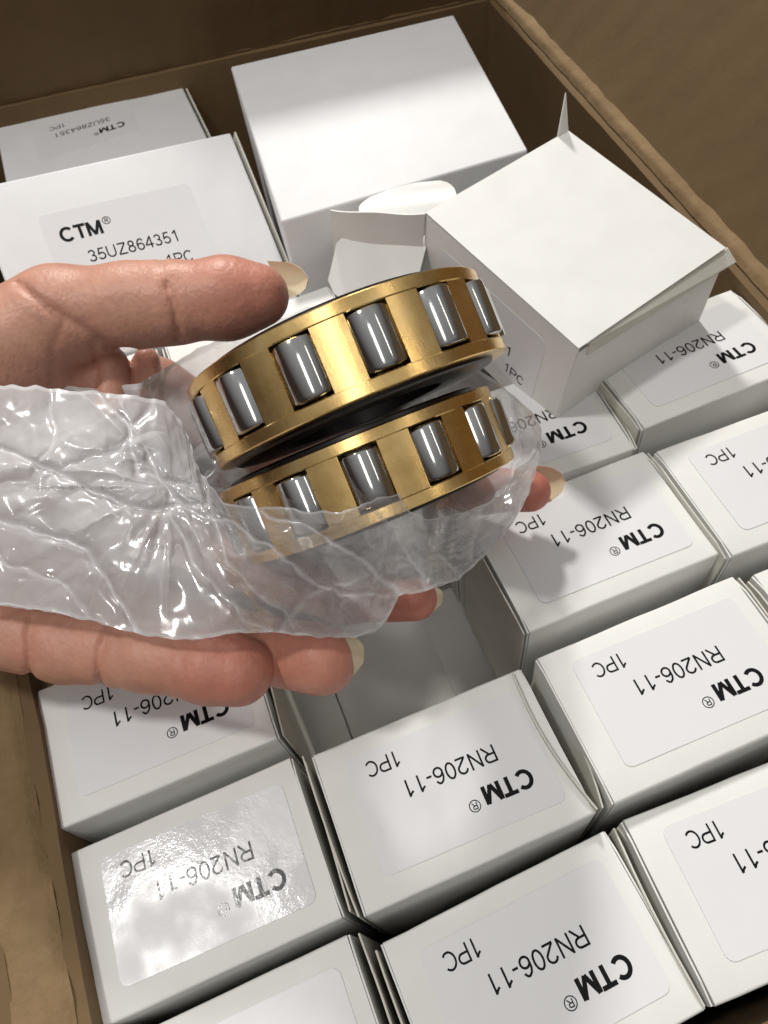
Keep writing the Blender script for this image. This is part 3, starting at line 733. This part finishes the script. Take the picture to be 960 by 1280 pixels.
def surface_nets(D, iso=0.0):
    S_ = D < iso
    nx_, ny_, nz__ = D.shape
    c = np.zeros((nx_ - 1, ny_ - 1, nz__ - 1), np.int8)
    for dx in (0, 1):
        for dy in (0, 1):
            for dz in (0, 1): c += S_[dx:nx_ - 1 + dx, dy:ny_ - 1 + dy, dz:nz__ - 1 + dz]
    act = (c > 0) & (c < 8)
    idx = -np.ones(act.shape, np.int64); I = np.argwhere(act); idx[act] = np.arange(len(I))
    acc = np.zeros((len(I), 3)); cnt = np.zeros(len(I))
    corners = [(a, b, c_) for a in (0, 1) for b in (0, 1) for c_ in (0, 1)]
    for ci in range(8):
        for cj in range(ci + 1, 8):
            p, q = corners[ci], corners[cj]
            if sum(abs(p[k] - q[k]) for k in range(3)) != 1: continue
            va = D[I[:, 0] + p[0], I[:, 1] + p[1], I[:, 2] + p[2]]; vb = D[I[:, 0] + q[0], I[:, 1] + q[1], I[:, 2] + q[2]]
            m_ = (va < iso) != (vb < iso); t_ = np.where(m_, va / np.where(m_, va - vb, 1), 0)[:, None]
            pt = np.array(p) + (np.array(q) - np.array(p)) * t_
            acc += np.where(m_[:, None], pt, 0); cnt += m_
    V = I + acc / cnt[:, None]
    quads = []
    for ax_ in range(3):
        sl0 = [slice(None)] * 3; sl1 = [slice(None)] * 3; sl0[ax_] = slice(0, -1); sl1[ax_] = slice(1, None)
        e = S_[tuple(sl0)] != S_[tuple(sl1)]
        E_ = np.argwhere(e); o1, o2 = (ax_ + 1) % 3, (ax_ + 2) % 3
        ok = (E_[:, o1] > 0) & (E_[:, o2] > 0) & (E_[:, o1] < D.shape[o1] - 1) & (E_[:, o2] < D.shape[o2] - 1)
        E_ = E_[ok]; ins = S_[E_[:, 0], E_[:, 1], E_[:, 2]]
        def cell(d1_, d2_):
            q = E_.copy(); q[:, o1] -= d1_; q[:, o2] -= d2_; return idx[q[:, 0], q[:, 1], q[:, 2]]
        Q = np.stack([cell(1, 1), cell(0, 1), cell(0, 0), cell(1, 0)], 1)
        Q[~ins] = Q[~ins][:, ::-1]; quads.append(Q)
    return V, np.concatenate(quads)
V, Q = surface_nets(D)
Vc = V * GR + np.array([x0_, y0_, z0_])
del D, X, Y, Z, PXx, PXy
for _ in range(2):                         # light smoothing
    nb_ = np.zeros_like(Vc); ct = np.zeros(len(Vc))
    for a_ in range(4):
        i_, j_ = Q[:, a_], Q[:, (a_ + 1) % 4]
        np.add.at(nb_, i_, Vc[j_]); np.add.at(ct, i_, 1); np.add.at(nb_, j_, Vc[i_]); np.add.at(ct, j_, 1)
    Vc = Vc * 0.5 + nb_ / ct[:, None] * 0.5
hand_org = un(60, 600, 20)
Vw = (Vc @ CM.T + CP - hand_org) * U
me = bpy.data.meshes.new('person'); me.from_pydata(Vw.tolist(), [], Q.tolist()); me.materials.append(M_skin); me.shade_smooth()
fl_ = np.zeros(len(Vc)) + 0.18
for p_, rad, amt in ((cs(318, 368, 17), 2.2, .55), (cs(662, 614, 21.6), 2.4, .85), (cs(518, 748, 20.4), 1.8, .8), (cs(398, 818, 18.1), 1.9, .7), (cs(290, 834, 17.3), 1.8, .7), (cs(140, 440, 19), 1.0, .3), (cs(126, 820, 17.8), .5, .35), (cs(38, 810, 18), .5, .35)):
    fl_ = np.maximum(fl_, fl_ * 0 + amt * np.exp(-(np.linalg.norm(Vc - p_, axis=1) / rad) ** 2 * 1.2) + .18 * (1 - amt))
at_ = me.attributes.new('flush', 'FLOAT', 'POINT'); at_.data.foreach_set('value', fl_.astype(np.float32))
hand = bpy.data.objects.new('person', me); col.objects.link(hand); hand.location = Vector(hand_org) * U
tag(hand, 'bare left hand with long pale fingernails cradling two bearings in a clear bag', 'hand')
def nail(outline_px, depth, normal_cam, curve, m=M_nail):
    """nail plate: px rectangle mapped by 4 corners (root-left, root-right, tip-right, tip-left) with a rounded free end, arched across"""
    a, b, c_, d_ = [cs(x, y, dd) for (x, y), dd in zip(outline_px, depth)]
    nrm = np.array(normal_cam, float); nrm /= np.linalg.norm(nrm); V = []; F = []; n = 12; k = 10
    for sd in (0, 1):
        for i in range(n + 1):
            t_ = i / n; ins = 0.5 * (1 - math.sqrt(max(0, 1 - max(0, (t_ - .45) / .55) ** 2.2))) * 0.95
            for j in range(k + 1):
                s_ = ins + (1 - 2 * ins) * j / k
                p = (a * (1 - s_) + b * s_) * (1 - t_) + (d_ * (1 - s_) + c_ * s_) * t_
                V.append(p + nrm * (curve * (1 - (2 * s_ - 1) ** 2) * 1.0 - curve * .35 * t_ * t_ - sd * 0.05))
    q = (n + 1) * (k + 1); ix = lambda i, j: i * (k + 1) + j
    for i in range(n):
        for j in range(k):
            f_ = (ix(i, j), ix(i + 1, j), ix(i + 1, j + 1), ix(i, j + 1)); F.append(f_); F.append(tuple(x + q for x in reversed(f_)))
    for i in range(n):
        for j in (0, k): F.append((ix(i, j), ix(i + 1, j), ix(i + 1, j) + q, ix(i, j) + q))
    for j in range(k):
        for i in (0, n): F.append((ix(i, j), ix(i, j + 1), ix(i, j + 1) + q, ix(i, j) + q))
    Vw_ = [CM @ p + CP - hand_org for p in V]
    o = mesh_obj('fingernail', Vw_, F, m, hand); o.data.shade_smooth(); o.data.set_sharp_from_angle(angle=math.radians(50)); return o
nail([(335, 326), (345, 374), (387, 368), (380, 329)], (18.75, 18.6, 18.3, 18.4), (0.3, 0.3, -1), 0.18)
nail([(655, 582), (650, 640), (708, 622), (705, 583)], (22.3, 22.1, 21.6, 21.8), (0.3, 0.1, -1), 0.22)
nail([(425, 800), (414, 850), (434, 856), (459, 796)], (17.6, 17.6, 17.9, 17.9), (1, -0.3, 0.5), 0.25)
nail([(522, 735), (508, 772), (532, 776), (560, 732)], (20.2, 20.2, 20.4, 20.4), (1, -0.3, 0.5), 0.2)

# ------------------------------------------------------------------ plastic bag
def spline(pts, n):
    P_ = np.array(pts, float); s_ = np.concatenate([[0], np.cumsum(np.hypot(np.diff(P_[:, 0]), np.diff(P_[:, 1])))])
    t_ = np.linspace(0, s_[-1], n); return np.stack([np.interp(t_, s_, P_[:, k]) for k in range(P_.shape[1])], 1)
front_top = [(-60, 478, 17.2), (0, 481, 17.0), (40, 482, 16.9), (75, 486, 16.9), (130, 491, 16.8), (165, 494, 16.9), (205, 500, 17.2), (232, 535, 17.2), (250, 590, 16.8), (280, 628, 16.2), (320, 634, 15.6), (352, 632, 15.3), (385, 640, 15.1), (425, 639, 15.0), (455, 630, 15.0), (482, 620, 15.1), (500, 617, 15.2), (512, 640, 15.3), (535, 650, 15.5), (575, 642, 15.9), (610, 628, 16.4), (640, 596, 17.4), (668, 560, 18.6)]
bottom = [(-60, 748, 16.9), (0, 756, 16.8), (60, 764, 16.6), (120, 778, 16.5), (185, 795, 16.3), (240, 800, 16.2), (300, 790, 16.2), (350, 792, 16.4), (400, 797, 16.6), (440, 797, 16.9), (468, 790, 17.3), (484, 775, 17.7), (497, 745, 18.3), (540, 736, 18.7), (573, 724, 19.2), (600, 700, 19.5), (636, 662, 19.8), (660, 620, 20.0), (674, 570, 20.1)]
back_top = [(-60, 474, 18.6), (60, 480, 18.5), (130, 488, 18.6), (175, 478, 18.8), (215, 455, 19.6), (262, 428, 20.3), (300, 412, 20.6), (340, 402, 20.9), (385, 384, 21.1), (420, 380, 21.2), (480, 400, 21.4), (560, 440, 21.3), (602, 463, 21.0), (640, 493, 20.7), (664, 514, 20.4), (677, 534, 20.2), (677, 562, 20.1)]
CREASES = [([(214, 458), (190, 500), (150, 560), (60, 600)], .10), ([(0, 560), (90, 600), (180, 640), (262, 628)], .16), ([(-20, 640), (60, 672), (110, 690), (140, 735), (175, 790)], .20),
  ([(180, 560), (215, 625), (300, 660), (420, 745), (500, 745)], .16), ([(215, 640), (240, 700), (300, 770), (330, 790)], .12), ([(330, 640), (400, 668), (450, 700), (500, 742)], .18),
  ([(470, 640), (510, 690), (530, 735)], .14), ([(560, 645), (548, 690), (575, 722)], .14), ([(640, 600), (600, 640), (590, 700)], .12), ([(120, 492), (160, 530), (170, 590), (240, 610)], .14),
  ([(60, 486), (70, 540), (40, 600), (-20, 610)], .10), ([(350, 792), (380, 745), (460, 720)], .10), ([(640, 500), (650, 560), (636, 620)], .12), ([(0, 700), (70, 720), (110, 770)], .12), ([(255, 600), (280, 700), (370, 780)], .12)]
def crease(x, y):
    h_, m_ = 0.0, 0.0
    x += 7 * noise.noise(Vector((x * .03, y * .03, 1))); y += 7 * noise.noise(Vector((x * .03, y * .03, 5)))
    for pts, a_ in CREASES:
        for (xa, ya), (xb, yb) in zip(pts[:-1], pts[1:]):
            if min(xa, xb) - 40 > x or max(xa, xb) + 40 < x or min(ya, yb) - 40 > y or max(ya, yb) + 40 < y: continue
            l2 = (xb - xa) ** 2 + (yb - ya) ** 2; t_ = max(0, min(1, ((x - xa) * (xb - xa) + (y - ya) * (yb - ya)) / l2))
            d_ = math.hypot(x - xa - t_ * (xb - xa), y - ya - t_ * (yb - ya))
            h_ = max(h_, 1.25 * a_ * math.exp(-d_ / 6)); m_ = max(m_, 2.0 * a_ * math.exp(-(d_ / 2.6) ** 2))
    return h_, m_
from mathutils.geometry import delaunay_2d_cdt
def facets(px, py, n_pts, seed, sx=0.55):
    """piecewise flat random relief: the straight creases of crumpled film"""
    rr = random.Random(seed); ang = -0.18; ca, sa = math.cos(ang), math.sin(ang)
    u = ((px - 300) * ca + (py - 600) * sa) * sx; v = (-(px - 300) * sa + (py - 600) * ca)
    pts = [Vector((rr.uniform(-330, 330), rr.uniform(-420, 420))) for _ in range(n_pts)]
    hs = [rr.uniform(-1, 1) for _ in pts]
    vs, _, fs, ov, _, _ = delaunay_2d_cdt(pts, [], [], 0, 1e-5)
    H = np.zeros(px.shape)
    for f_ in fs:
        a, b, c = (vs[k] for k in f_); ha_, hb_, hc_ = (hs[ov[k][0]] for k in f_)
        x0, x1, y0, y1 = min(a.x, b.x, c.x), max(a.x, b.x, c.x), min(a.y, b.y, c.y), max(a.y, b.y, c.y)
        sel = (u >= x0) & (u <= x1) & (v >= y0) & (v <= y1)
        if not sel.any(): continue
        uu, vv = u[sel], v[sel]; det = (b.y - c.y) * (a.x - c.x) + (c.x - b.x) * (a.y - c.y)
        if abs(det) < 1e-6: continue
        l1 = ((b.y - c.y) * (uu - c.x) + (c.x - b.x) * (vv - c.y)) / det; l2 = ((c.y - a.y) * (uu - c.x) + (a.x - c.x) * (vv - c.y)) / det
        l3 = 1 - l1 - l2; ok = (l1 >= -1e-6) & (l2 >= -1e-6) & (l3 >= -1e-6)
        hh = H[sel]; hh[ok] = (l1 * ha_ + l2 * hb_ + l3 * hc_)[ok]; H[sel] = hh
    return H
def blur(A, k=1):
    for _ in range(k):
        P_ = np.pad(A, 1, mode='edge'); A = (P_[:-2, 1:-1] + P_[2:, 1:-1] + P_[1:-1, :-2] + P_[1:-1, 2:] + 2 * A) / 6
    return A
def bagsheet(top, bot, n, k, bulge, amp, seed, fb):
    T = spline(top, n + 1); B = spline(bot, n + 1)
    t_ = np.linspace(0, 1, k + 1)[None, :, None]
    G = T[:, None, :] * (1 - t_) + B[:, None, :] * t_; px, py, d = G[..., 0].copy(), G[..., 1].copy(), G[..., 2].copy()
    tt = np.broadcast_to(t_[..., 0], px.shape)
    d = d - bulge * np.sin(np.pi * tt)
    wx = np.zeros(px.shape); cw = np.zeros(px.shape); cm = np.zeros(px.shape); nm = np.zeros(px.shape); r1 = np.zeros(px.shape)
    for i in range(n + 1):
        for j in range(k + 1):
            x, y = px[i, j], py[i, j]
            wx[i, j] = noise.noise(Vector((x * .012, y * .012, seed))); nm[i, j] = noise.noise(Vector((x * .02, y * .02, seed + 7)))
            cw[i, j], cm[i, j] = crease(x, y)
            a_ = math.atan2(y - 610, x - 215); rad = math.hypot(x - 215, y - 610)
            r1[i, j] = (1 - abs(noise.noise(Vector((a_ * 3.4 + seed, rad * .004, seed)))) * 2) * min(1, 160 / (rad + 60)) * min(1, rad / 110)
    qx, qy = px + 14 * wx, py + 10 * nm
    s0 = int(seed * 10)
    h1 = blur(facets(qx, qy, 130, s0), 5); h2 = blur(facets(qx, qy, 520, s0 + 1, .6), 3); h3 = blur(facets(qx, qy, 2200, s0 + 2, .7), 2)
    env = np.sin(np.pi * np.clip(tt, 0, 1)) ** 0.6 * .7 + .3
    hh = 1.35 * h1 + 0.50 * h2 + 0.13 * h3 + 0.6 * r1
    lap = np.abs(4 * hh - np.pad(hh, 1, mode='edge')[:-2, 1:-1] - np.pad(hh, 1, mode='edge')[2:, 1:-1] - np.pad(hh, 1, mode='edge')[1:-1, :-2] - np.pad(hh, 1, mode='edge')[1:-1, 2:])
    d = d - (amp * hh - blur(cw, 1)) * env
    left = np.clip((330 - px) / 260, 0, 1)
    mk = fb - 0.06 + 0.36 * left + 0.22 * np.clip((px - 560) / 80, 0, 1) + 1.0 * np.clip(lap * 1.6, 0, .28) + cm + 0.10 * nm
    mk[(tt < 0.02) | (tt > 0.985)] += 0.25
    V = []
    for i in range(n + 1):
        for j in range(k + 1):
            jx = 2.5 * noise.noise(Vector((i * .21, j * .12, seed))); jy = 3.0 * noise.noise(Vector((i * .17, j * .12, seed + 4)))
            V.append(un(px[i, j] + jx, py[i, j] + jy, d[i, j]))
    F = [(i * (k + 1) + j, (i + 1) * (k + 1) + j, (i + 1) * (k + 1) + j + 1, i * (k + 1) + j + 1) for i in range(n) for j in range(k)]
    return V, F, list(mk.reshape(-1))
Vf, Ff, mf = bagsheet(front_top, bottom, 360, 150, 0.7, 0.17, 2.3, 0.30)
Vb, Fb, mb = bagsheet(back_top, bottom, 240, 110, -0.7, 0.19, 8.1, 0.34)
k_ = len(Vf)
bag_org = un(300, 650, 17)
bag = mesh_obj('plastic_bag', [v - bag_org for v in Vf + Vb], Ff + [tuple(i + k_ for i in f) for f in Fb], M_bag, smooth=True)
bag.location = Vector(bag_org) * U
at_ = bag.data.attributes.new('milk', 'FLOAT', 'POINT'); at_.data.foreach_set('value', np.array(mf + mb, np.float32))
tag(bag, 'crumpled clear plastic bag folded down around the two bearings in the palm', 'plastic bag')
